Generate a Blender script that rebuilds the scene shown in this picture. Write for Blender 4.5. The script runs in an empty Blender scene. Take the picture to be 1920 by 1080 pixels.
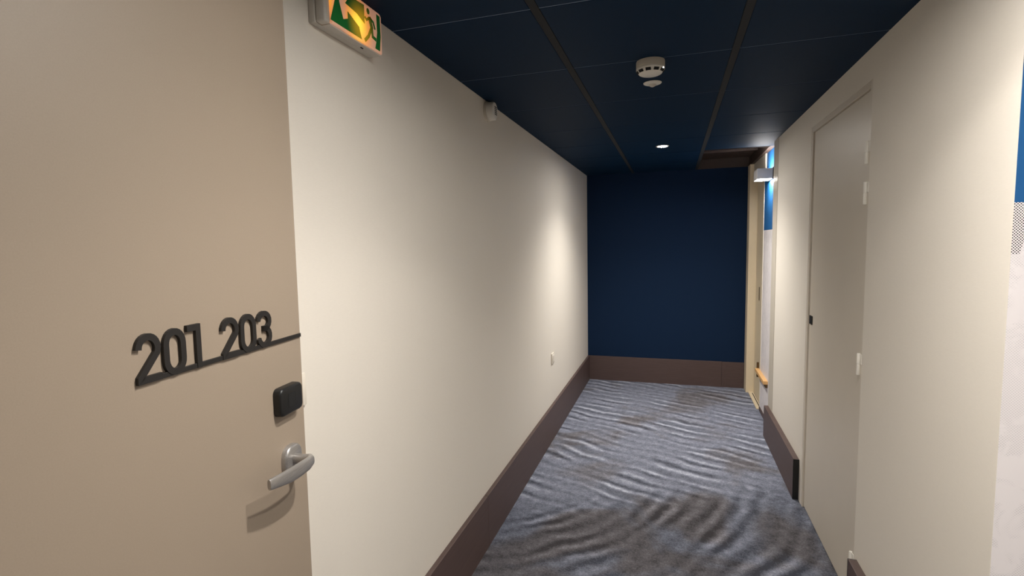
import bpy, bmesh, math
from mathutils import Vector, Matrix

# ------------------------------------------------------------------ camera, world, exposure
scene = bpy.context.scene
COL = scene.collection
FPX = 963.32
YAW, PITCH, ROLL = math.radians(17.465), math.radians(5.008), math.radians(-1.1154)
CAM_H = 1.593
fwd = Vector((-math.sin(YAW) * math.cos(PITCH), math.cos(YAW) * math.cos(PITCH), -math.sin(PITCH)))
rgt = Vector((math.cos(YAW), math.sin(YAW), 0))
upv = rgt.cross(fwd)
cr, sr = math.cos(ROLL), math.sin(ROLL)
R_, U_ = cr * rgt + sr * upv, -sr * rgt + cr * upv
cam_data = bpy.data.cameras.new('camera')
cam_data.sensor_width = 36.0
cam_data.lens = FPX / 1920 * 36.0
cam_data.clip_start = 0.02
cam = bpy.data.objects.new('camera', cam_data)
COL.objects.link(cam)
M = Matrix((R_, U_, -fwd)).transposed().to_4x4()
M.translation = Vector((0, 0, CAM_H))
cam.matrix_world = M
scene.camera = cam

world = bpy.data.worlds.new('world')
scene.world = world
world.use_nodes = True
world.node_tree.nodes['Background'].inputs[0].default_value = (0.8, 0.85, 1.0, 1)
world.node_tree.nodes['Background'].inputs[1].default_value = 0.02

vs = scene.view_settings
vs.view_transform = 'Standard'
vs.look = 'None'
vs.gamma = 1.0
vs.use_curve_mapping = False
vs.exposure = -0.14

SPOT_W = 58.0           # each recessed downlight
LENS_EMIT = 900.0        # its glowing lens
SCONCE_EMIT = 40.0      # up / down openings of the wall lights
LAMP_COL = (1.0, 0.955, 0.90)
scene.cycles.diffuse_bounces = 8

# ------------------------------------------------------------------ sizes of the corridor (metres)
XL, XR, XN = -0.936, 0.738, 0.778      # left wall, right wall, recessed right wall
ZC = 2.330                             # ceiling
YE, YB = 5.870, -2.60                  # far end, end behind the camera
SK_L, SK_R = 0.278, 0.253              # skirting heights


# ------------------------------------------------------------------ helpers
def s2l(c):
    def f(v):
        v /= 255.0
        return v / 12.92 if v <= 0.04045 else ((v + 0.055) / 1.055) ** 2.4
    return (f(c[0]), f(c[1]), f(c[2]), 1.0)


class NT:
    """small helper around a node tree"""
    def __init__(self, name):
        self.mat = bpy.data.materials.new(name)
        self.mat.use_nodes = True
        self.t = self.mat.node_tree
        self.b = self.t.nodes['Principled BSDF']
        self._pos = None

    def n(self, kind, **kw):
        nd = self.t.nodes.new(kind)
        for k, v in kw.items():
            setattr(nd, k, v)
        return nd

    def set(self, sock, v):
        if isinstance(v, bpy.types.NodeSocket):
            self.t.links.new(v, sock)
        else:
            sock.default_value = v

    def math(self, op, a, b=None, c=None, clamp=False):
        nd = self.n('ShaderNodeMath', operation=op, use_clamp=clamp)
        self.set(nd.inputs[0], a)
        if b is not None:
            self.set(nd.inputs[1], b)
        if c is not None:
            self.set(nd.inputs[2], c)
        return nd.outputs[0]

    def mix(self, fac, a, b, blend='MIX'):
        nd = self.n('ShaderNodeMix', data_type='RGBA', blend_type=blend)
        self.set(nd.inputs[0], fac)
        self.set(nd.inputs[6], a)
        self.set(nd.inputs[7], b)
        return nd.outputs[2]

    def pos(self):
        if self._pos is None:
            self._pos = self.n('ShaderNodeNewGeometry').outputs['Position']
        return self._pos

    def objco(self):
        return self.n('ShaderNodeTexCoord').outputs['Object']

    def sep(self, v):
        nd = self.n('ShaderNodeSeparateXYZ')
        self.set(nd.inputs[0], v)
        return nd.outputs

    def comb(self, x, y, z):
        nd = self.n('ShaderNodeCombineXYZ')
        for i, v in enumerate((x, y, z)):
            self.set(nd.inputs[i], v)
        return nd.outputs[0]

    def noise(self, vec, scale, detail=2.0, rough=0.5, dist=0.0):
        nd = self.n('ShaderNodeTexNoise')
        self.set(nd.inputs['Vector'], vec)
        nd.inputs['Scale'].default_value = scale
        nd.inputs['Detail'].default_value = detail
        nd.inputs['Roughness'].default_value = rough
        nd.inputs['Distortion'].default_value = dist
        return nd.outputs[0]

    def smooth(self, v, lo, hi):
        nd = self.n('ShaderNodeMapRange', interpolation_type='SMOOTHSTEP')
        self.set(nd.inputs[0], v)
        nd.inputs[1].default_value = lo
        nd.inputs[2].default_value = hi
        return nd.outputs[0]

    def ramp(self, fac, stops):
        nd = self.n('ShaderNodeValToRGB')
        self.set(nd.inputs[0], fac)
        e = nd.color_ramp.elements
        while len(e) < len(stops):
            e.new(0.5)
        for el, (p, c) in zip(e, stops):
            el.position = p
            el.color = c
        return nd.outputs[0]

    def bump(self, h, strength, dist=0.001):
        nd = self.n('ShaderNodeBump')
        self.set(nd.inputs['Height'], h)
        nd.inputs['Strength'].default_value = strength
        nd.inputs['Distance'].default_value = dist
        self.t.links.new(nd.outputs[0], self.b.inputs['Normal'])

    def out(self, color=None, rough=None, metal=None):
        if color is not None:
            self.set(self.b.inputs['Base Color'], color)
        if rough is not None:
            self.set(self.b.inputs['Roughness'], rough)
        if metal is not None:
            self.set(self.b.inputs['Metallic'], metal)
        return self.mat


def plain(name, rgb, rough=0.5, metal=0.0, var=0.06, scale=30.0, bump=0.0, bscale=400.0):
    t = NT(name)
    c = s2l(rgb)
    lo = tuple(v * (1 - var) for v in c[:3]) + (1,)
    hi = tuple(min(1, v * (1 + var)) for v in c[:3]) + (1,)
    p = t.objco()
    col = t.mix(t.noise(p, scale, 3.0), lo, hi)
    if bump:
        t.bump(t.noise(p, bscale, 2.0), bump)
    return t.out(col, rough, metal)


def emitter(name, rgb, strength):
    t = NT(name)
    t.b.inputs['Base Color'].default_value = (0.8, 0.8, 0.8, 1)
    t.b.inputs['Emission Color'].default_value = tuple(rgb) + (1,)
    t.b.inputs['Emission Strength'].default_value = strength
    return t.mat


# ------------------------------------------------------------------ materials
def mat_wallpaper(name, rgb, rough=0.72):
    t = NT(name)
    p = t.pos()
    x, y, z = t.sep(p)
    wv = t.comb(t.math('MULTIPLY', x, 60.0), t.math('MULTIPLY', y, 60.0), t.math('MULTIPLY', z, 700.0))
    weave = t.noise(wv, 1.0, 2.0)
    big = t.noise(p, 1.3, 3.0)
    c = s2l(rgb)
    col = t.mix(t.math('ADD', t.math('MULTIPLY', weave, 0.6), t.math('MULTIPLY', big, 0.4)),
                tuple(v * 0.93 for v in c[:3]) + (1,), tuple(min(1, v * 1.05) for v in c[:3]) + (1,))
    t.bump(weave, 0.25, 0.0006)
    return t.out(col, rough)


M_WALL = mat_wallpaper('cream_wallcovering', (228, 221, 209))
M_NAVY = mat_wallpaper('navy_wallcovering', (12, 36, 64), 0.8)
M_NAVY.node_tree.nodes['Principled BSDF'].inputs['Specular IOR Level'].default_value = 0.2
M_CREAM = plain('cream_paint', (226, 210, 180), 0.45, var=0.02)
M_GREYP = plain('pale_grey_paint', (196, 188, 174), 0.5, var=0.02)
M_SERVICE = plain('service_door_paint', (212, 203, 188), 0.42, var=0.03, scale=5, bump=0.08, bscale=250)


def mat_leaf():
    t = NT('taupe_door_laminate')
    p = t.objco()
    g = t.noise(p, 420.0, 2.0, 0.7)
    g2 = t.noise(p, 1.6, 2.0)
    c = s2l((153, 138, 121))
    col = t.mix(t.math('ADD', t.math('MULTIPLY', g, 0.7), t.math('MULTIPLY', g2, 0.3)),
                tuple(v * 0.88 for v in c[:3]) + (1,), tuple(v * 1.10 for v in c[:3]) + (1,))
    t.bump(g, 0.12, 0.0004)
    return t.out(col, 0.5)


M_LEAF = mat_leaf()


def mat_skirting():
    t = NT('dark_brown_skirting')
    p = t.pos()
    x, y, z = t.sep(p)
    v = t.comb(t.math('MULTIPLY', x, 6.0), t.math('MULTIPLY', y, 6.0), t.math('MULTIPLY', z, 160.0))
    g = t.noise(v, 1.0, 4.0, 0.6, 0.4)
    col = t.mix(g, s2l((70, 54, 50)), s2l((98, 80, 76)))
    t.bump(g, 0.15, 0.0005)
    return t.out(col, 0.5)


M_SKIRT = mat_skirting()
M_TILE = plain('navy_ceiling_tile', (12, 38, 62), 0.6, var=0.15, scale=120, bump=0.15, bscale=500)
M_TILE.node_tree.nodes['Principled BSDF'].inputs['Specular IOR Level'].default_value = 0.09
M_RUNNER = plain('charcoal_ceiling_runner', (25, 27, 30), 0.8)
M_JOINT_GLINT = plain('slate_blue_joint_glint', (110, 124, 146), 0.5)  # pale tone stands in for light caught on the tile bevels
M_VOID = plain('plenum_black', (14, 15, 18), 0.9)
M_HATCH = plain('dark_brown_recess', (58, 43, 36), 0.6, var=0.2, scale=14)
M_BLACK = plain('black_plastic', (20, 20, 20), 0.38, var=0.2, bump=0.1, bscale=900)
M_SIGN = plain('black_sign_metal', (30, 27, 25), 0.5, var=0.1)
M_WHITE = plain('white_plastic', (228, 224, 214), 0.4, var=0.02)
M_PLATE = plain('cream_plastic', (228, 220, 206), 0.45, var=0.02)
M_OFFWHITE = plain('aged_white_plastic', (206, 198, 184), 0.45, var=0.03)
M_SLOT = plain('slot_black', (10, 9, 8), 0.8)
M_WOOD = plain('light_beech', (222, 176, 118), 0.5, var=0.12, scale=60)
M_BRONZE = plain('bronze_plate', (110, 92, 66), 0.4, 0.7)
M_SCONCE = plain('satin_grey_metal', (226, 224, 224), 0.5, 0.0, var=0.03)
M_GUN = plain('dark_bracket_metal', (52, 52, 60), 0.5, 0.4)
M_LENS = emitter('downlight_lens', LAMP_COL, LENS_EMIT)
M_SGLOW = emitter('wall_light_lower_opening', (1.0, 0.95, 0.90), SCONCE_EMIT * 2.0)
M_SGLOW_UP = emitter('wall_light_upper_opening', (1.0, 0.95, 0.90), SCONCE_EMIT * 1.7)
M_LED = emitter('indicator_led', (1.0, 1.0, 1.0), 4.0)


def mat_brushed():
    t = NT('brushed_steel')
    p = t.objco()
    x, y, z = t.sep(p)
    g = t.noise(t.comb(t.math('MULTIPLY', x, 25.0), t.math('MULTIPLY', y, 500.0), t.math('MULTIPLY', z, 500.0)), 1.0, 3.0)
    t.bump(g, 0.15, 0.0003)
    return t.out(t.mix(g, s2l((150, 147, 144)), s2l((196, 192, 188))), 0.36, 0.75)


M_STEEL = mat_brushed()


def mat_carpet():
    t = NT('rippled_blue_grey_carpet')
    p = t.pos()
    x, y, z = t.sep(p)
    w1 = t.math('SUBTRACT', t.noise(p, 1.1, 2.0), 0.5)
    w2 = t.math('SUBTRACT', t.noise(p, 3.4, 3.0), 0.5)
    w3 = t.math('SUBTRACT', t.noise(p, 11.0, 2.0), 0.5)
    warp = t.math('ADD', t.math('ADD', t.math('MULTIPLY', w1, 0.42), t.math('MULTIPLY', w2, 0.13)), t.math('MULTIPLY', w3, 0.03))
    # far ripples run across the corridor, near ones swing round a point on the left
    uA = t.math('ADD', t.math('ADD', y, t.math('MULTIPLY', x, 0.40)), t.math('MULTIPLY', warp, 0.75))
    dx = t.math('ADD', x, 1.7)
    dy = t.math('SUBTRACT', y, 3.8)
    dist = t.math('SQRT', t.math('ADD', t.math('MULTIPLY', dx, dx), t.math('MULTIPLY', dy, dy)))
    uB = t.math('ADD', dist, t.math('MULTIPLY', warp, 0.6))
    def wave(u, lam):
        return t.math('MULTIPLY_ADD', t.math('SINE', t.math('MULTIPLY', u, 2 * math.pi / lam)), 0.5, 0.5)
    wA = t.math('MULTIPLY_ADD', wave(uA, 0.124), 0.7, t.math('MULTIPLY', wave(uA, 0.071), 0.3))
    wB = t.math('MULTIPLY_ADD', wave(uB, 0.108), 0.75, t.math('MULTIPLY', wave(uB, 0.083), 0.25))
    edge = t.math('ADD', t.math('SUBTRACT', y, t.math('MULTIPLY_ADD', x, 0.42, 3.12)), t.math('MULTIPLY', w2, 0.5))
    zone = t.smooth(edge, -0.16, 0.30)
    wv = t.math('ADD', t.math('MULTIPLY', wA, zone), t.math('MULTIPLY', wB, t.math('SUBTRACT', 1.0, zone)))
    calm = t.smooth(t.noise(p, 2.1, 2.0), 0.42, 0.60)           # plain areas without ripples
    amp = t.math('MULTIPLY_ADD', calm, 0.52, 0.16)
    rip = t.math('MULTIPLY_ADD', t.math('SUBTRACT', wv, 0.5), amp, 0.46)
    # tuft pixels
    vor = t.n('ShaderNodeTexVoronoi')
    t.set(vor.inputs['Vector'], p)
    vor.inputs['Scale'].default_value = 190.0
    tuft = t.sep(vor.outputs['Color'])[0]
    blotch = t.math('SUBTRACT', t.noise(p, 22.0, 3.0, 0.6), 0.5)
    rip = t.math('SUBTRACT', rip, t.math('MULTIPLY', t.math('SUBTRACT', 1.0, zone), 0.20))     # near swirl darker: print, and dimmer light put into the colour
    val = t.math('ADD', t.math('ADD', rip, t.math('MULTIPLY', t.math('SUBTRACT', tuft, 0.5), 0.22)), t.math('MULTIPLY', blotch, 0.55))
    cool = t.ramp(val, [(0.02, s2l((66, 69, 79))), (0.34, s2l((108, 112, 125))), (0.60, s2l((140, 144, 159))), (0.92, s2l((196, 201, 214)))])
    warm = t.ramp(val, [(0.02, s2l((60, 57, 58))), (0.42, s2l((100, 96, 98))), (0.95, s2l((156, 154, 160)))])
    tint = t.smooth(t.math('ADD', t.noise(p, 1.5, 3.0, 0.55, 0.6), t.math('MULTIPLY_ADD', zone, -0.12, 0.08)), 0.47, 0.62)
    col = t.mix(t.math('MULTIPLY', tint, 0.85), cool, warm)
    t.bump(t.math('ADD', t.math('MULTIPLY', tuft, 0.7), t.math('MULTIPLY', blotch, 0.6)), 0.5, 0.003)
    t.b.inputs['Specular IOR Level'].default_value = 0.1
    return t.out(col, 0.95)


M_CARPET = mat_carpet()


def mat_decor():
    """recess wall: blue paint on top, a ragged field of black dots, pale below with faint grey dots"""
    t = NT('printed_decor_wall')
    p = t.pos()
    x, y, z = t.sep(p)
    # staggered dot grid, laid out along the wall
    u = t.math('ADD', x, y)
    GX, GZ = 0.0060, 0.0032
    row = t.math('FLOOR', t.math('DIVIDE', z, GZ))
    odd = t.math('MULTIPLY', t.math('MODULO', row, 2.0), 0.5)
    fu = t.math('MULTIPLY', t.math('SUBTRACT', t.math('FRACT', t.math('ADD', t.math('DIVIDE', u, GX), odd)), 0.5), GX)
    fz = t.math('MULTIPLY', t.math('SUBTRACT', t.math('FRACT', t.math('DIVIDE', z, GZ)), 0.5), GZ)
    r = t.math('SQRT', t.math('ADD', t.math('MULTIPLY', fu, fu), t.math('MULTIPLY', t.math('MULTIPLY', fz, fz), 0.8)))
    dot = t.math('SUBTRACT', 1.0, t.smooth(r, 0.00115, 0.0016))
    nu = t.noise(t.comb(u, 0.0, 0.0), 9.0, 2.0)
    low = t.math('MINIMUM', t.math('MAXIMUM', t.math('MULTIPLY_ADD', t.math('SUBTRACT', x, 0.7535), 4.5, 1.545), 1.545),
                 t.math('MULTIPLY_ADD', nu, 0.35, 1.43))
    near = t.math('LESS_THAN', y, 2.0)
    black_zone = t.math('MULTIPLY', t.math('GREATER_THAN', z, low), near)
    grey_far = t.math('MULTIPLY', t.math('SUBTRACT', 1.0, near), t.math('GREATER_THAN', z, t.math('MULTIPLY_ADD', nu, 0.5, 1.33)))
    faint = t.smooth(t.noise(p, 11.0, 3.0, 0.6, 0.8), 0.47, 0.56)
    pale = s2l((234, 228, 228))
    c = t.mix(t.math('MULTIPLY', t.math('MULTIPLY', dot, faint), 0.30), pale, s2l((150, 148, 152)))
    c = t.mix(t.math('MULTIPLY', t.math('MULTIPLY', dot, grey_far), 0.6), c, s2l((100, 96, 98)))
    c = t.mix(t.math('MULTIPLY', dot, black_zone), c, s2l((28, 24, 26)))
    c = t.mix(t.math('GREATER_THAN', z, 1.6625), c, s2l((4, 84, 140)))
    t.bump(t.noise(p, 300.0, 2.0), 0.1, 0.0005)
    return t.out(c, 0.6)


M_DECOR = mat_decor()


# ------------------------------------------------------------------ mesh helpers
def link(name, bm, mat, parent=None, smooth=False):
    me = bpy.data.meshes.new(name)
    bmesh.ops.recalc_face_normals(bm, faces=bm.faces)
    bm.to_mesh(me)
    bm.free()
    if mat is not None:
        me.materials.append(mat)
    if smooth:
        for f in me.polygons:
            f.use_smooth = True
        try:
            me.set_sharp_from_angle(angle=math.radians(38))
        except Exception:
            pass
    o = bpy.data.objects.new(name, me)
    COL.objects.link(o)
    if parent is not None:
        o.parent = parent
    return o


def empty(name, loc=(0, 0, 0)):
    o = bpy.data.objects.new(name, None)
    o.empty_display_size = 0.05
    COL.objects.link(o)
    o.location = loc
    return o


def tag(o, label=None, cat=None, group=None, kind=None):
    for k, v in (('label', label), ('category', cat), ('group', group), ('kind', kind)):
        if v:
            o[k] = v
    return o


def add_box(bm, x0, x1, y0, y1, z0, z1, bev=0.0, seg=2):
    vs_ = [bm.verts.new((x, y, z)) for x in (x0, x1) for y in (y0, y1) for z in (z0, z1)]
    idx = [(0, 1, 3, 2), (4, 6, 7, 5), (0, 4, 5, 1), (2, 3, 7, 6), (0, 2, 6, 4), (1, 5, 7, 3)]
    fs = [bm.faces.new([vs_[i] for i in q]) for q in idx]
    if bev > 0:
        es = list({e for f in fs for e in f.edges})
        bmesh.ops.bevel(bm, geom=es, offset=bev, segments=seg, affect='EDGES', profile=0.5)


def box(name, mat, x0, x1, y0, y1, z0, z1, parent=None, bev=0.0, seg=2, smooth=False):
    bm = bmesh.new()
    add_box(bm, x0, x1, y0, y1, z0, z1, bev, seg)
    return link(name, bm, mat, parent, smooth)


def lathe_bm(profile, axis='Z', seg=40, origin=(0, 0, 0)):
    """profile: (radius, height) list, closed at the ends with caps where radius is 0"""
    bm = bmesh.new()
    ox, oy, oz = origin
    def P(r, h, a):
        c, s = r * math.cos(a), r * math.sin(a)
        if axis == 'Z':
            return (ox + c, oy + s, oz + h)
        if axis == 'X':
            return (ox + h, oy + c, oz + s)
        return (ox + c, oy + h, oz + s)
    rings = []
    for r, h in profile:
        if r < 1e-6:
            rings.append([bm.verts.new(P(0, h, 0))])
        else:
            rings.append([bm.verts.new(P(r, h, 2 * math.pi * k / seg)) for k in range(seg)])
    for a, b in zip(rings, rings[1:]):
        if len(a) == 1 and len(b) == 1:
            continue
        for k in range(seg):
            k2 = (k + 1) % seg
            if len(a) == 1:
                bm.faces.new((a[0], b[k], b[k2]))
            elif len(b) == 1:
                bm.faces.new((a[k], b[0], a[k2]))
            else:
                bm.faces.new((a[k], b[k], b[k2], a[k2]))
    return bm


def stroke(bm, pts, w, place, d0, d1, closed=False):
    """ribbon of width w along 2-D pts, extruded between depths d0 and d1; place(u, v, d) -> xyz"""
    n = len(pts)
    L, R = [], []
    for i in range(n):
        p = Vector(pts[i])
        a = Vector(pts[(i - 1) % n]) if (closed or i > 0) else None
        b = Vector(pts[(i + 1) % n]) if (closed or i < n - 1) else None
        t1 = (p - a).normalized() if a is not None else None
        t2 = (b - p).normalized() if b is not None else None
        if t1 is None: t1 = t2
        if t2 is None: t2 = t1
        n1, n2 = Vector((-t1.y, t1.x)), Vector((-t2.y, t2.x))
        m = (n1 + n2)
        m = m.normalized() if m.length > 1e-6 else n1
        k = min(1.0 / max(m.dot(n1), 0.35), 2.2)
        L.append(p + m * (w / 2 * k))
        R.append(p - m * (w / 2 * k))
    def ring(i):
        return [bm.verts.new(place(L[i].x, L[i].y, d0)), bm.verts.new(place(R[i].x, R[i].y, d0)),
                bm.verts.new(place(R[i].x, R[i].y, d1)), bm.verts.new(place(L[i].x, L[i].y, d1))]
    rings = [ring(i) for i in range(n)]
    last = n if closed else n - 1
    for i in range(last):
        a, b = rings[i], rings[(i + 1) % n]
        for k in range(4):
            bm.faces.new((a[k], a[(k + 1) % 4], b[(k + 1) % 4], b[k]))
    if not closed:
        bm.faces.new(rings[0])
        bm.faces.new(rings[-1][::-1])


def prism(bm, poly, place, d0, d1):
    A = [bm.verts.new(place(u, v, d0)) for u, v in poly]
    B = [bm.verts.new(place(u, v, d1)) for u, v in poly]
    bm.faces.new(A)
    bm.faces.new(B[::-1])
    n = len(poly)
    for i in range(n):
        j = (i + 1) % n
        bm.faces.new((A[i], A[j], B[j], B[i]))


def arc(cx, cy, rx, ry, a0, a1, n=10):
    return [(cx + rx * math.cos(math.radians(a0 + (a1 - a0) * k / n)), cy + ry * math.sin(math.radians(a0 + (a1 - a0) * k / n)))
            for k in range(n + 1)]


def copy_tree(o, parent=None):
    c = o.copy()
    COL.objects.link(c)
    if parent is not None:
        c.parent = parent
    for ch in o.children:
        copy_tree(ch, c)
    return c


# ------------------------------------------------------------------ the setting
tag(box('floor', M_CARPET, XL - 0.06, 2.36, YB - 0.06, YE + 0.06, -0.05, 0.0), 'blue-grey rippled carpet', kind='structure')
tag(box('wall_left', M_WALL, XL - 0.06, XL, YB, YE + 0.06, 0.0, 2.5), 'cream wall on the left of the corridor', kind='structure')
tag(box('wall_back', M_NAVY, XL, 0.90, YE, YE + 0.06, 0.0, 2.5), 'dark navy end wall', kind='structure')
tag(box('wall_front', M_WALL, XL - 0.06, 2.36, YB - 0.06, YB, 0.0, 2.5), 'cream wall closing the corridor behind the viewer', kind='structure')

D2_Y0, D2_Y1, D2_Z = 2.395, 3.325, 2.205          # service door opening
Y_N0, Y_N1 = 1.470, 4.452                         # the wall between the two recesses
bm = bmesh.new()
add_box(bm, XR, 0.90, Y_N0 + 0.06, D2_Y0, 0, 2.5)
add_box(bm, XR - 0.001, XR, Y_N0 - 0.004, Y_N0 + 0.06, 0, 2.5)
add_box(bm, XR, 0.90, D2_Y1, Y_N1, 0, 2.5)
add_box(bm, XR, 0.90, D2_Y0, D2_Y1, D2_Z, 2.5)
add_box(bm, 0.79, 0.90, D2_Y0, D2_Y1, 0, D2_Z)
add_box(bm, 2.30, 2.36, YB, 1.53, 0, 2.5)
add_box(bm, 0.845, 0.90, Y_N1, YE, 0, 2.5)
wr = tag(link('wall_right', bm, M_WALL), 'cream wall on the right of the corridor', kind='structure')
box('corner_board', M_GREYP, XR - 0.003, XR, 4.285, Y_N1, SK_R, ZC, wr, 0.001)

tag(box('wall_right_end', M_DECOR, XR, 2.30, Y_N0 - 0.004, Y_N0 + 0.06, 0, 2.5), 'blue and dotted decorated wall at the right edge', kind='structure')
tag(box('wall_right_recess_far', M_DECOR, XN, 0.845, Y_N1, 5.130, 0, 2.5), 'blue over pale printed recess wall behind the wall light', kind='structure')

# ceiling: plenum lid, tiles, runners, joint strips coloured as lit tile edges, brown recess
ceil = tag(box('ceiling', M_VOID, XL, 2.30, YB, YE, 2.46, 2.5), 'dark navy tiled ceiling', kind='structure')
XRUN = (-0.4255, 0.2275)
RW = 0.014
YS = [-2.60] + [1.648 + 0.5995 * k for k in range(-7, 8)] + [YE]
G2 = 0.0022
XRUN = XRUN + (0.8805, 1.5335)
cols = [(XL, XRUN[0] - RW), (XRUN[0] + RW, XRUN[1] - RW), (XRUN[1] + RW, XRUN[2] - RW), (XRUN[2] + RW, XRUN[3] - RW), (XRUN[3] + RW, 2.30)]
for ci, (x0, x1) in enumerate(cols):
    for j in range(len(YS) - 1):
        y0, y1 = YS[j], YS[j + 1]
        if ci > 2 and y0 > 1.0:
            continue
        if y1 - y0 < 0.02:
            continue
        if ci == 2 and y0 > 4.6:
            continue
        box('ceiling_tile', M_TILE, x0 + 0.0005, x1 - 0.0005, y0 + G2, y1 - G2, ZC, ZC + 0.018, ceil, 0.002, 1)
    for y in YS[1:-1]:
        if (ci == 2 and y > 4.7) or (ci > 2 and y > 1.4):
            continue
        box('joint_glint_strip', M_JOINT_GLINT, x0, x1, y - G2, y + G2, ZC + 0.0012, ZC + 0.012, ceil)
for k, xr_ in enumerate(XRUN):
    box('runner', M_RUNNER, xr_ - RW, xr_ + RW, YB, YE if k < 2 else 1.46, ZC - 0.001, ZC + 0.02, ceil, 0.001, 1)
HY0 = [y for y in YS if y > 4.6][0]
HX0, HX1, HT = XRUN[1] + RW, XR, ZC + 0.095
bm = bmesh.new()
add_box(bm, HX0, HX1, HY0, YE, HT, HT + 0.01)
add_box(bm, HX0 - 0.002, HX0, HY0, YE, ZC, HT + 0.01)
add_box(bm, HX1, HX1 + 0.10, HY0, YE, ZC, HT + 0.01)
add_box(bm, HX0, HX1, YE - 0.012, YE, ZC - 0.0, HT)
add_box(bm, HX0, HX1, HY0, HY0 + 0.004, ZC - 0.004, HT)
link('ceiling_recess', bm, M_HATCH, ceil)
box('recess_batten', M_HATCH, HX0, HX1, 5.30, 5.325, HT - 0.02, HT, ceil, 0.002)

# skirtings
bl = tag(box('baseboard_left', M_SKIRT, XL, XL + 0.022, 2.42, YE, 0, SK_L, None, 0.002), 'tall dark brown skirting along the left wall', kind='structure')
box('board', M_SKIRT, XL, XL + 0.022, YB, 2.418, 0, SK_L, bl, 0.002)
bb = tag(box('baseboard_back', M_SKIRT, XL + 0.022, 0.5055, YE - 0.022, YE, 0, SK_L, None, 0.002), 'tall dark brown skirting on the navy end wall', kind='structure')
box('board', M_SKIRT, 0.5065, 0.726, YE - 0.020, YE, 0, SK_L - 0.002, bb, 0.002)
br = tag(box('baseboard_right', M_SKIRT, XR - 0.033, XR, 3.385, Y_N1, 0, SK_R, None, 0.002), 'dark brown skirting on the right wall', kind='structure')
box('end_cap', M_BLACK, XR - 0.033, XR, 3.381, 3.3848, 0.001, SK_R - 0.001, br)
box('board', M_SKIRT, XR - 0.033, XR, Y_N0, 2.356, 0, SK_R, br, 0.002)
box('end_cap', M_BLACK, XR - 0.033, XR, 2.3562, 2.360, 0.001, SK_R - 0.001, br)
box('low_strip', M_SKIRT, XN - 0.008, XN, Y_N1, 5.13, 0, 0.035, br, 0.001)

# ------------------------------------------------------------------ lights of the place, and added unseen downlights
def downlight(x, y, label, power=SPOT_W, size=132, blend=1.0):
    r = tag(empty('recessed_downlight', (x, y, ZC)), label, 'ceiling light', 'recessed downlights along the corridor')
    bmr = lathe_bm([(0.036, -0.0005), (0.038, -0.004), (0.047, -0.004), (0.050, -0.0015), (0.050, 0.0), (0.036, 0.0), (0.036, -0.0005)])
    link('trim_ring', bmr, M_WHITE, r, True)
    link('lens', lathe_bm([(0.0, -0.0030), (0.020, -0.0028), (0.0365, -0.0012), (0.0365, 0.0), (0.0, 0.0)]), M_LENS, r, True)
    ld = bpy.data.lights.new('downlight_lamp', 'SPOT')
    ld.energy = power
    ld.color = LAMP_COL
    ld.spot_size = math.radians(size)
    ld.spot_blend = blend
    ld.shadow_soft_size = 0.022
    lo = bpy.data.objects.new('downlight_lamp', ld)
    COL.objects.link(lo)
    lo.parent = r
    lo.location = (0, 0, -0.012)
    return r


downlight(-0.088, 4.300, 'small round lit downlight in the ceiling near the navy end wall', SPOT_W * 2.5)
downlight(-0.060, 0.970, 'round downlight in the ceiling above the open taupe door')
downlight(0.290, 1.080, 'added unseen downlight casting the bright wedge on the right wall', 15.0, 128, 0.25)  # added out of view to throw the bright wedge by the corner
downlight(1.400, 0.500, 'added unseen downlight brightening the blue dotted wall')  # added out of view to brighten the dotted wall
downlight(0.300, -1.500, 'added unseen fill downlight in the ceiling behind the viewer')  # added behind the camera as fill light


def sconce(y0, label):
    r = tag(empty('wall_light', (XN, y0 + 0.1, 2.12)), label, 'wall light', '')
    a = 0.123
    bm_ = bmesh.new()      # open-ended box shell
    t = 0.004
    add_box(bm_, -a, -a + t, -0.1, 0.1, -0.042, 0.042, 0.001, 1)
    add_box(bm_, -0.012, -0.008, -0.1, 0.1, -0.042, 0.042, 0.001, 1)
    add_box(bm_, -a + t, -0.012, -0.1, -0.1 + t, -0.042, 0.042, 0.001, 1)
    add_box(bm_, -a + t, -0.012, 0.1 - t, 0.1, -0.042, 0.042, 0.001, 1)
    link('housing', bm_, M_SCONCE, r)
    box('bracket', M_GUN, -0.008, 0.0, -0.105, 0.105, -0.045, 0.05, r, 0.001)
    box('lower_diffuser', M_SGLOW, -a + t, -0.012, -0.1 + t, 0.1 - t, -0.0415, -0.037, r)
    box('upper_diffuser', M_SGLOW_UP, -a + t, -0.012, -0.1 + t, 0.1 - t, 0.028, 0.032, r)
    return r


sconce(4.70, 'box-shaped up and down wall light glowing on the blue recess wall')

# ------------------------------------------------------------------ open taupe door with the room numbers (door_1)
a_, l_ = math.radians(-7.9), math.radians(0.5)
d_ = Vector((math.sin(a_) * math.cos(l_), math.cos(a_) * math.cos(l_), -math.sin(l_)))
n_ = Vector((math.cos(a_), -math.sin(a_), 0))
u_ = n_.cross(d_)
door1 = tag(empty('door_1'), 'open taupe door with black numbers 201 203', kind='structure')
Md = Matrix((d_, -n_, u_)).transposed().to_4x4()
Md.translation = Vector((-0.8284, 0.971, 0.0))
door1.matrix_world = Md
box('door_leaf', M_LEAF, -0.93, 0.0, 0.0, 0.040, 0.012, 2.22, door1, 0.0015, 1)

# numbers: local x runs to the free edge, front is -y
ST, DEP = 0.0108, 0.0045
BASE = 1.3858
plate = box('number_bar', M_SIGN, -0.434, -0.004, -DEP, 0.0, BASE, BASE + 0.0082, door1, 0.0006, 1)
h = 0.0765
t2 = ST / 2


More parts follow.
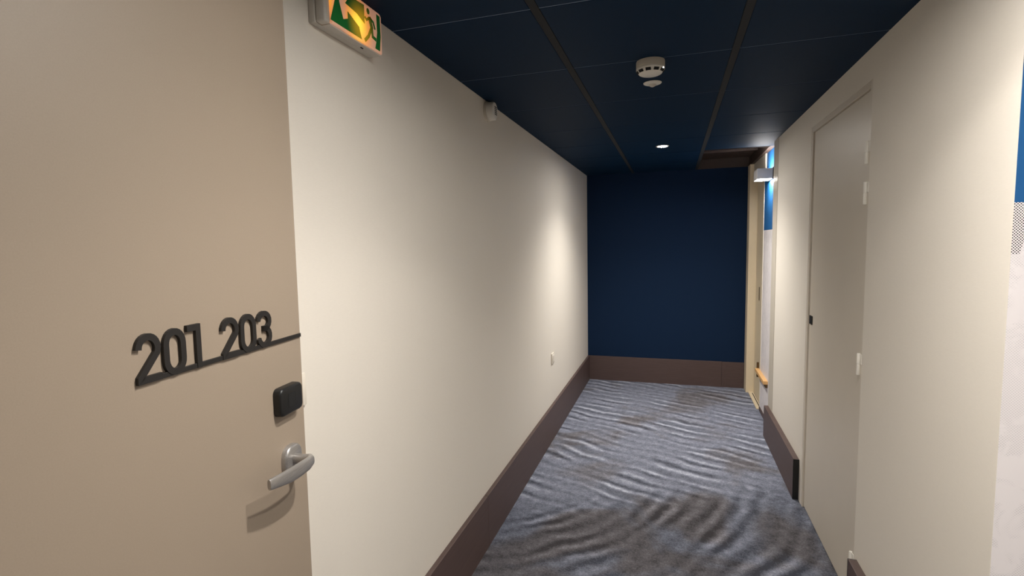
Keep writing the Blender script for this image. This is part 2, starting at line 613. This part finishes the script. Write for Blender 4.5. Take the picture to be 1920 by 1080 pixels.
def digit_paths(ch, w):
    if ch == '0':
        rx = w / 2 - t2
        ry = 0.020
        top, bot = h - t2 - ry, t2 + ry
        return [(arc(w / 2, top, rx, ry, 0, 180, 12) + arc(w / 2, bot, rx, ry, 180, 360, 12), True)]
    if ch == '2':
        rx = w / 2 - t2
        cy_ = h - t2 - 0.0185
        pts = arc(w / 2, cy_, rx, 0.0185, 178, -28, 14)
        pts += [(t2 + 0.0015, t2 + 0.004), (t2 + 0.0015, t2), (w, t2)]
        return [(pts, False)]
    if ch == '1':
        return [([(0.0, h - t2), (w - t2, h - t2), (w - t2, 0.0)], False)]
    if ch == '3':
        rx = w / 2 - t2
        top = arc(w / 2, h - t2 - 0.0165, rx, 0.0165, 172, -70, 12)
        low = arc(w / 2, t2 + 0.0178, rx, 0.0178, 70, -172, 12)
        return [(top + [(w / 2 - 0.004, h / 2 + 0.0015)], False), ([(w / 2 - 0.004, h / 2 + 0.0015)] + low, False)]


for s_left, ch, w in ((0.4360, '2', 0.0455), (0.3855, '0', 0.0450), (0.3365, '1', 0.0295),
                      (0.2580, '2', 0.0465), (0.2070, '0', 0.0460), (0.1575, '3', 0.0465)):
    bm = bmesh.new()
    for pts, closed in digit_paths(ch, w):
        stroke(bm, pts, ST, lambda u, v, dd, s=s_left: (-s + u, -dd, BASE + v), 0.0, DEP + 0.001, closed)
    link('digit', bm, M_SIGN, plate)

# card reader
bm = bmesh.new()
add_box(bm, -0.113, -0.030, -0.019, 0.0, 1.227, 1.289)
bmesh.ops.bevel(bm, geom=[e for e in bm.edges if abs(e.verts[0].co.y - e.verts[1].co.y) > 0.005], offset=0.013, segments=5, affect='EDGES', profile=0.5)
bmesh.ops.bevel(bm, geom=[e for e in bm.edges if e.verts[0].co.y < -0.018 and e.verts[1].co.y < -0.018 and e.is_manifold], offset=0.006, segments=3, affect='EDGES', profile=0.5)
reader = link('card_reader', bm, M_BLACK, door1, True)
reader['label'] = 'black rounded card reader'
box('reader_window', M_SLOT, -0.086, -0.058, -0.0194, -0.0188, 1.243, 1.273, reader, 0.0001, 1)

# lever handle
def oval(cx, cz, rx, rz, n=40, p=2.6):
    out = []
    for k in range(n):
        a = 2 * math.pi * k / n
        c, s = math.cos(a), math.sin(a)
        out.append((cx + rx * math.copysign(abs(c) ** (2 / p), c), cz + rz * math.copysign(abs(s) ** (2 / p), s)))
    return out


bm = bmesh.new()
HX, HZ = -0.066, 1.1190
rings = []
for off, k in ((0.0, 1.0), (0.009, 1.0), (0.0125, 0.94), (0.0140, 0.84)):
    rings.append([bm.verts.new((x, -off, z)) for x, z in oval(HX, HZ - 0.002, 0.0310 * k, 0.0350 * k)])
for a, b in zip(rings, rings[1:]):
    for k in range(40):
        bm.faces.new((a[k], a[(k + 1) % 40], b[(k + 1) % 40], b[k]))
bm.faces.new(rings[0])
bm.faces.new(rings[-1][::-1])
rose = link('handle_rose', bm, M_STEEL, door1, True)
rose['label'] = 'brushed steel rose'

bm = bmesh.new()
# lever: swept rounded section, from the rose outward, then along the door
path = [  # (x, y, z centre), half height, half thickness, frame angle (0 = section faces outward from the door)
    ((HX, -0.012, HZ + 0.001), 0.0105, 0.0105, 90),
    ((HX, -0.034, HZ + 0.001), 0.0100, 0.0100, 90),
    ((HX + 0.001, -0.046, HZ + 0.001), 0.0110, 0.0105, 68),
    ((HX - 0.004, -0.0535, HZ), 0.0120, 0.0085, 30),
    ((HX - 0.018, -0.0560, HZ - 0.001), 0.0145, 0.0066, 6),
    ((HX - 0.045, -0.0560, HZ - 0.001), 0.0158, 0.0054, 0),
    ((HX - 0.080, -0.0550, HZ + 0.001), 0.0155, 0.0048, -2),
    ((HX - 0.110, -0.0530, HZ + 0.0045), 0.0136, 0.0045, -4),
    ((HX - 0.138, -0.0500, HZ + 0.0080), 0.0116, 0.0048, -8),
    ((HX - 0.143, -0.0492, HZ + 0.0085), 0.0105, 0.0042, -8),
]
NS = 20
rings = []
for (px, py, pz), hh, ht, ang in path:
    # section plane spanned by z and an in-plane direction perpendicular to travel
    a = math.radians(ang)
    dirx, diry = math.sin(a), -math.cos(a)          # thickness direction
    ring = []
    for k in range(NS):
        q = 2 * math.pi * k / NS
        c, s = math.cos(q), math.sin(q)
        ec = math.copysign(abs(c) ** 0.7, c) * ht
        es = math.copysign(abs(s) ** 0.7, s) * hh
        ring.append(bm.verts.new((px + dirx * ec, py + diry * ec, pz + es)))
    rings.append(ring)
for a, b in zip(rings, rings[1:]):
    for k in range(NS):
        bm.faces.new((a[k], a[(k + 1) % NS], b[(k + 1) % NS], b[k]))
bm.faces.new(rings[0])
bm.faces.new(rings[-1][::-1])
link('lever', bm, M_STEEL, rose, True)

# frame post that carries the door's hinges, beside the viewer
tag(box('trim_1', M_LEAF, XL, -0.735, -0.10, 0.02, 0, ZC, None, 0.002), 'taupe frame post of the open door', kind='structure')

# ------------------------------------------------------------------ flush service door in the right wall (door_2)
door2 = tag(empty('door_2', (XR, D2_Y0, 0)), 'flush grey-cream service door in the right wall', kind='structure')
def d2(name, mat, x0, x1, y0, y1, z0, z1, par=None, bev=0.0):
    par = par or door2
    if par is door2:
        return box(name, mat, x0 - XR, x1 - XR, y0 - D2_Y0, y1 - D2_Y0, z0, z1, par, bev)
    return box(name, mat, x0 - XR, x1 - XR, y0 - D2_Y0, y1 - D2_Y0, z0, z1, par, bev)
d2('door_leaf', M_SERVICE, XR + 0.010, XR + 0.045, D2_Y0 + 0.028, D2_Y1 - 0.032, 0.010, D2_Z - 0.034)
d2('frame_post', M_SERVICE, XR + 0.001, XR + 0.05, D2_Y0 + 0.001, D2_Y0 + 0.025, 0.0, D2_Z, bev=0.001)
d2('frame_post', M_SERVICE, XR + 0.001, XR + 0.05, D2_Y1 - 0.028, D2_Y1 - 0.001, 0.0, D2_Z, bev=0.001)
d2('frame_head', M_SERVICE, XR + 0.001, XR + 0.05, D2_Y0 + 0.025, D2_Y1 - 0.028, D2_Z - 0.030, D2_Z, bev=0.001)
lk = d2('lock', M_BLACK, XR + 0.004, XR + 0.010, 3.222, 3.272, 1.103, 1.152, bev=0.002)
lk['label'] = 'black square lock'
for zc_ in (1.925, 1.765, 1.066, 0.205):
    bm = lathe_bm([(0.0, -0.045), (0.0062, -0.045), (0.0072, -0.043), (0.0072, -0.002), (0.0062, -0.001), (0.0062, 0.001),
                   (0.0072, 0.002), (0.0072, 0.043), (0.0062, 0.045), (0.0, 0.045)], 'Z', 20, (-0.003, 0.0265, zc_))
    hg = link('hinge', bm, M_WHITE, door2, True)
    d2('hinge_leaf', M_WHITE, XR - 0.0012, XR + 0.004, 2.398, 2.421, zc_ + 0.002, zc_ + 0.043, hg, 0.0008)

# ------------------------------------------------------------------ room door at the far end of the right wall (door_3)
door3 = tag(empty('door_3', (XN, 5.13, 0)), 'cream room door beside the navy end wall', kind='structure')
def d3(name, mat, x0, x1, y0, y1, z0, z1, bev=0.001):
    return box(name, mat, x0 - XN, x1 - XN, y0 - 5.13, y1 - 5.13, z0, z1, door3, bev)
d3('door_leaf', M_CREAM, 0.802, 0.842, 5.133, 5.692, 0.012, 2.15)
d3('frame_post', M_CREAM, 0.728, 0.843, 5.70, YE - 0.023, 0.0, ZC)
d3('frame_head', M_GREYP, 0.764, XN - 0.001, 5.03, 5.698, 2.152, ZC)
d3('edge_trim', M_PLATE, XN - 0.004, XN + 0.03, 5.1305, 5.142, 0.0, 2.150)
d3('threshold', M_CREAM, 0.752, 0.800, 5.145, 5.698, 0.0, 0.010)
d3('threshold_gap', M_SLOT, 0.782, 0.790, 5.145, 5.66, 0.0102, 0.0112, 0.0)
d3('lock_plate', M_BRONZE, 0.798, 0.802, 5.44, 5.47, 0.99, 1.12)

# low wooden ledge on the recess wall
lg = tag(empty('wooden_ledge', (XN, 4.97, 0.35)), 'short light wooden ledge low on the pale recess wall', 'ledge')
box('shelf_board', M_WOOD, -0.036, 0.0, -0.235, 0.245, -0.004, 0.026, lg, 0.003)
box('under_rail', M_BRONZE, -0.018, 0.0, -0.225, 0.235, -0.034, -0.004, lg, 0.001)
box('bracket', M_BRONZE, -0.020, 0.0, 0.246, 0.262, -0.06, 0.08, lg, 0.001)

# ------------------------------------------------------------------ emergency exit luminaire on the left wall
EY0, EY1, EZ0, EZ1 = 1.207, 1.492, 2.190, 2.3245
M_EXITBODY = plain('exit_light_body', (206, 200, 190), 0.45, var=0.03)


def mat_exit_glow():
    t = NT('amber_lit_diffuser')
    p = t.pos()
    x, y, z = t.sep(p)
    def blob(cy_, cz_, ry, rz):
        a = t.math('DIVIDE', t.math('SUBTRACT', y, cy_), ry)
        b = t.math('DIVIDE', t.math('SUBTRACT', z, cz_), rz)
        return t.math('SUBTRACT', 1.0, t.smooth(t.math('SQRT', t.math('ADD', t.math('MULTIPLY', a, a), t.math('MULTIPLY', b, b))), 0.0, 1.0))
    g = t.math('MAXIMUM', blob(1.358, 2.238, 0.095, 0.10), t.math('MULTIPLY', blob(1.225, 2.262, 0.04, 0.09), 0.6))
    col = t.ramp(g, [(0.0, s2l((225, 160, 130))), (0.35, s2l((255, 150, 40))), (0.75, s2l((255, 190, 10))), (1.0, s2l((255, 225, 40)))])
    t.t.links.new(col, t.b.inputs['Emission Color'])
    t.set(t.b.inputs['Emission Strength'], t.math('MULTIPLY_ADD', g, 0.75, 0.38))
    t.b.inputs['Base Color'].default_value = s2l((225, 190, 165))
    t.b.inputs['Roughness'].default_value = 0.3
    return t.mat


def mat_exit_green():
    t = NT('green_pictogram_film')
    p = t.pos()
    x, y, z = t.sep(p)
    a = t.math('DIVIDE', t.math('SUBTRACT', y, 1.37), 0.075)
    b = t.math('DIVIDE', t.math('SUBTRACT', z, 2.235), 0.085)
    g = t.math('SUBTRACT', 1.0, t.smooth(t.math('SQRT', t.math('ADD', t.math('MULTIPLY', a, a), t.math('MULTIPLY', b, b))), 0.1, 1.0))
    t.b.inputs['Base Color'].default_value = s2l((44, 138, 66))
    t.set(t.b.inputs['Emission Color'], s2l((215, 150, 10)))
    t.set(t.b.inputs['Emission Strength'], t.math('MULTIPLY', g, 0.6))
    t.b.inputs['Roughness'].default_value = 0.09
    return t.mat


M_GLOW, M_GREEN = mat_exit_glow(), mat_exit_green()
ex = tag(empty('emergency_exit_light', (XL, EY0, EZ0)), 'amber-lit green running-man exit light high on the left wall', 'exit sign')
def exl(bm_, name, mat, par=None, smooth=False):
    o = link(name, bm_, mat, par or ex, smooth)
    off = Vector((XL, EY0, EZ0))
    for v in o.data.vertices:
        v.co -= off
    return o
bm = bmesh.new()
add_box(bm, XL, XL + 0.020, EY0, EY1, EZ0, EZ1, 0.003, 2)
exl(bm, 'back_tray', M_EXITBODY, None, True)
bm = bmesh.new()
add_box(bm, XL + 0.020, XL + 0.050, EY0 + 0.002, EY0 + 0.028, EZ0 + 0.001, EZ1, 0.006, 3)
exl(bm, 'end_cap', M_EXITBODY, None, True)
bm = bmesh.new()
add_box(bm, XL + 0.020, XL + 0.047, EY0 + 0.028, EY1 - 0.002, EZ0, EZ0 + 0.006, 0.001, 1)
exl(bm, 'bottom_cover', M_EXITBODY)
bm = bmesh.new()
add_box(bm, XL + 0.030, XL + 0.034, 1.40, 1.412, EZ0 - 0.002, EZ0, 0.0005, 1)
exl(bm, 'test_button', M_SLOT)
# curved diffuser: section bulges outward, end rounded
bm = bmesh.new()
prof = [(XL + 0.020, EZ0 + 0.004), (XL + 0.053, EZ0 + 0.004), (XL + 0.055, EZ0 + 0.006), (XL + 0.055, EZ0 + 0.116),
        (XL + 0.051, EZ1 - 0.010), (XL + 0.042, EZ1 - 0.003), (XL + 0.020, EZ1)]
ys = [(EY0 + 0.028, 1.0), (EY1 - 0.014, 1.0), (EY1 - 0.006, 0.95), (EY1 - 0.001, 0.80), (EY1, 0.6)]
rings = [[bm.verts.new((XL + 0.020 + (x - XL - 0.020) * k, y, z)) for x, z in prof] for y, k in ys]
for a, b in zip(rings, rings[1:]):
    for k in range(len(prof)):
        k2 = (k + 1) % len(prof)
        bm.faces.new((a[k], a[k2], b[k2], b[k]))
bm.faces.new(rings[0])
bm.faces.new(rings[-1][::-1])
dif = exl(bm, 'diffuser', M_GLOW, None, True)


place = lambda u, v, dd: (XL + 0.055 + dd, u, v)
def film(name, polys, strokes=()):
    bm_ = bmesh.new()
    for pl in polys:
        prism(bm_, pl, place, 0.0004, 0.0012)
    for pts, w in strokes:
        stroke(bm_, pts, w, place, 0.0004, 0.0012)
    return exl(bm_, name, M_GREEN, ex)
film('arrow_film', [[(1.258, 2.304), (1.250, 2.262), (1.226, 2.199), (1.372, 2.199), (1.360, 2.230), (1.306, 2.252), (1.306, 2.232), (1.284, 2.222), (1.268, 2.262), (1.266, 2.304)],
                    [(1.296, 2.270), (1.318, 2.298), (1.390, 2.304), (1.390, 2.250), (1.352, 2.264)]])
film('runner_film', [[(1.4105 + 0.0075 * math.cos(k * math.pi / 6), 2.294 + 0.009 * math.sin(k * math.pi / 6)) for k in range(12)]],
     [([(1.416, 2.280), (1.429, 2.250)], 0.016), ([(1.427, 2.252), (1.409, 2.222), (1.388, 2.202)], 0.0105),
      ([(1.429, 2.252), (1.431, 2.228), (1.451, 2.225)], 0.0105), ([(1.417, 2.278), (1.401, 2.266), (1.392, 2.272)], 0.0075),
      ([(1.418, 2.279), (1.437, 2.272), (1.446, 2.254)], 0.0075)])
film('border_film', [[(1.444, 2.198), (1.470, 2.198), (1.477, 2.245), (1.475, 2.304), (1.456, 2.304), (1.458, 2.25), (1.452, 2.222)]])

# ------------------------------------------------------------------ small devices
sd = tag(empty('smoke_detector', (-0.096, 2.275, ZC)), 'white round smoke detector on the ceiling between the runners', 'smoke detector')
link('base', lathe_bm([(0.0, 0.0), (0.057, 0.0), (0.058, -0.004), (0.058, -0.026), (0.0575, -0.0285), (0.0, -0.0285)]), M_OFFWHITE, sd, True)
link('head', lathe_bm([(0.0, -0.0285), (0.0570, -0.0285), (0.0580, -0.030), (0.0575, -0.036), (0.046, -0.050), (0.041, -0.0525), (0.0, -0.053)]), M_WHITE, sd, True)
for k in range(10):
    a = math.radians(-97 + (k - 5) * 36)
    o = box('vent_slot', M_SLOT, -0.0105, 0.0105, -0.0012, 0.0012, -0.0058, 0.0058, sd)
    o.rotation_euler = (math.radians(39), 0, a + math.pi / 2)
    o.location = (0.0524 * math.cos(a), 0.0524 * math.sin(a), -0.0436)
o = link('indicator_lamp', lathe_bm([(0.0, -0.003), (0.003, -0.002), (0.003, 0.002), (0.0, 0.003)], 'Z', 12), M_LED, sd, True)
o.location = (0.0515, -0.024, -0.037)

cs = tag(empty('ceiling_sensor', (-0.099, 2.570, ZC)), 'small white shallow disc on the ceiling just beyond the smoke detector', 'sensor')
link('disc', lathe_bm([(0.0, 0.0), (0.038, 0.0), (0.042, -0.003), (0.040, -0.006), (0.026, -0.011), (0.0, -0.011)]), M_WHITE, cs, True)
link('nose', lathe_bm([(0.0, -0.010), (0.018, -0.011), (0.012, -0.018), (0.006, -0.021), (0.0, -0.0215)]), M_OFFWHITE, cs, True)

so = tag(empty('alarm_sounder', (XL, 2.590, 2.277)), 'small white round alarm sounder at the top of the left wall', 'alarm')
link('base', lathe_bm([(0.0, 0.0), (0.050, 0.0), (0.050, 0.012), (0.048, 0.014), (0.0, 0.014)], 'X'), M_OFFWHITE, so, True)
link('body', lathe_bm([(0.0, 0.014), (0.046, 0.014), (0.047, 0.018), (0.046, 0.042), (0.042, 0.048), (0.030, 0.051), (0.0, 0.052)], 'X'), M_WHITE, so, True)
for k in range(5):
    zz = (k - 2) * 0.009
    box('grille_slot', M_SLOT, 0.0515, 0.0526, -0.017, 0.017, zz - 0.0022, zz + 0.0022, so)


def switch(y, z, label):
    r = tag(empty('wall_switch', (XL, y, z)), label, 'switch', 'white switch plates on the left wall')
    box('plate', M_PLATE, 0.0, 0.009, -0.0425, 0.0425, -0.0435, 0.0435, r, 0.003, 2, True)
    box('rocker', M_PLATE, 0.009, 0.012, -0.026, 0.026, -0.026, 0.026, r, 0.0012, 1)
    return r


switch(4.030, 0.650, 'small white switch plate low on the left wall near the navy end')
switch(1.068, 1.219, 'white switch plate half hidden behind the edge of the open door')
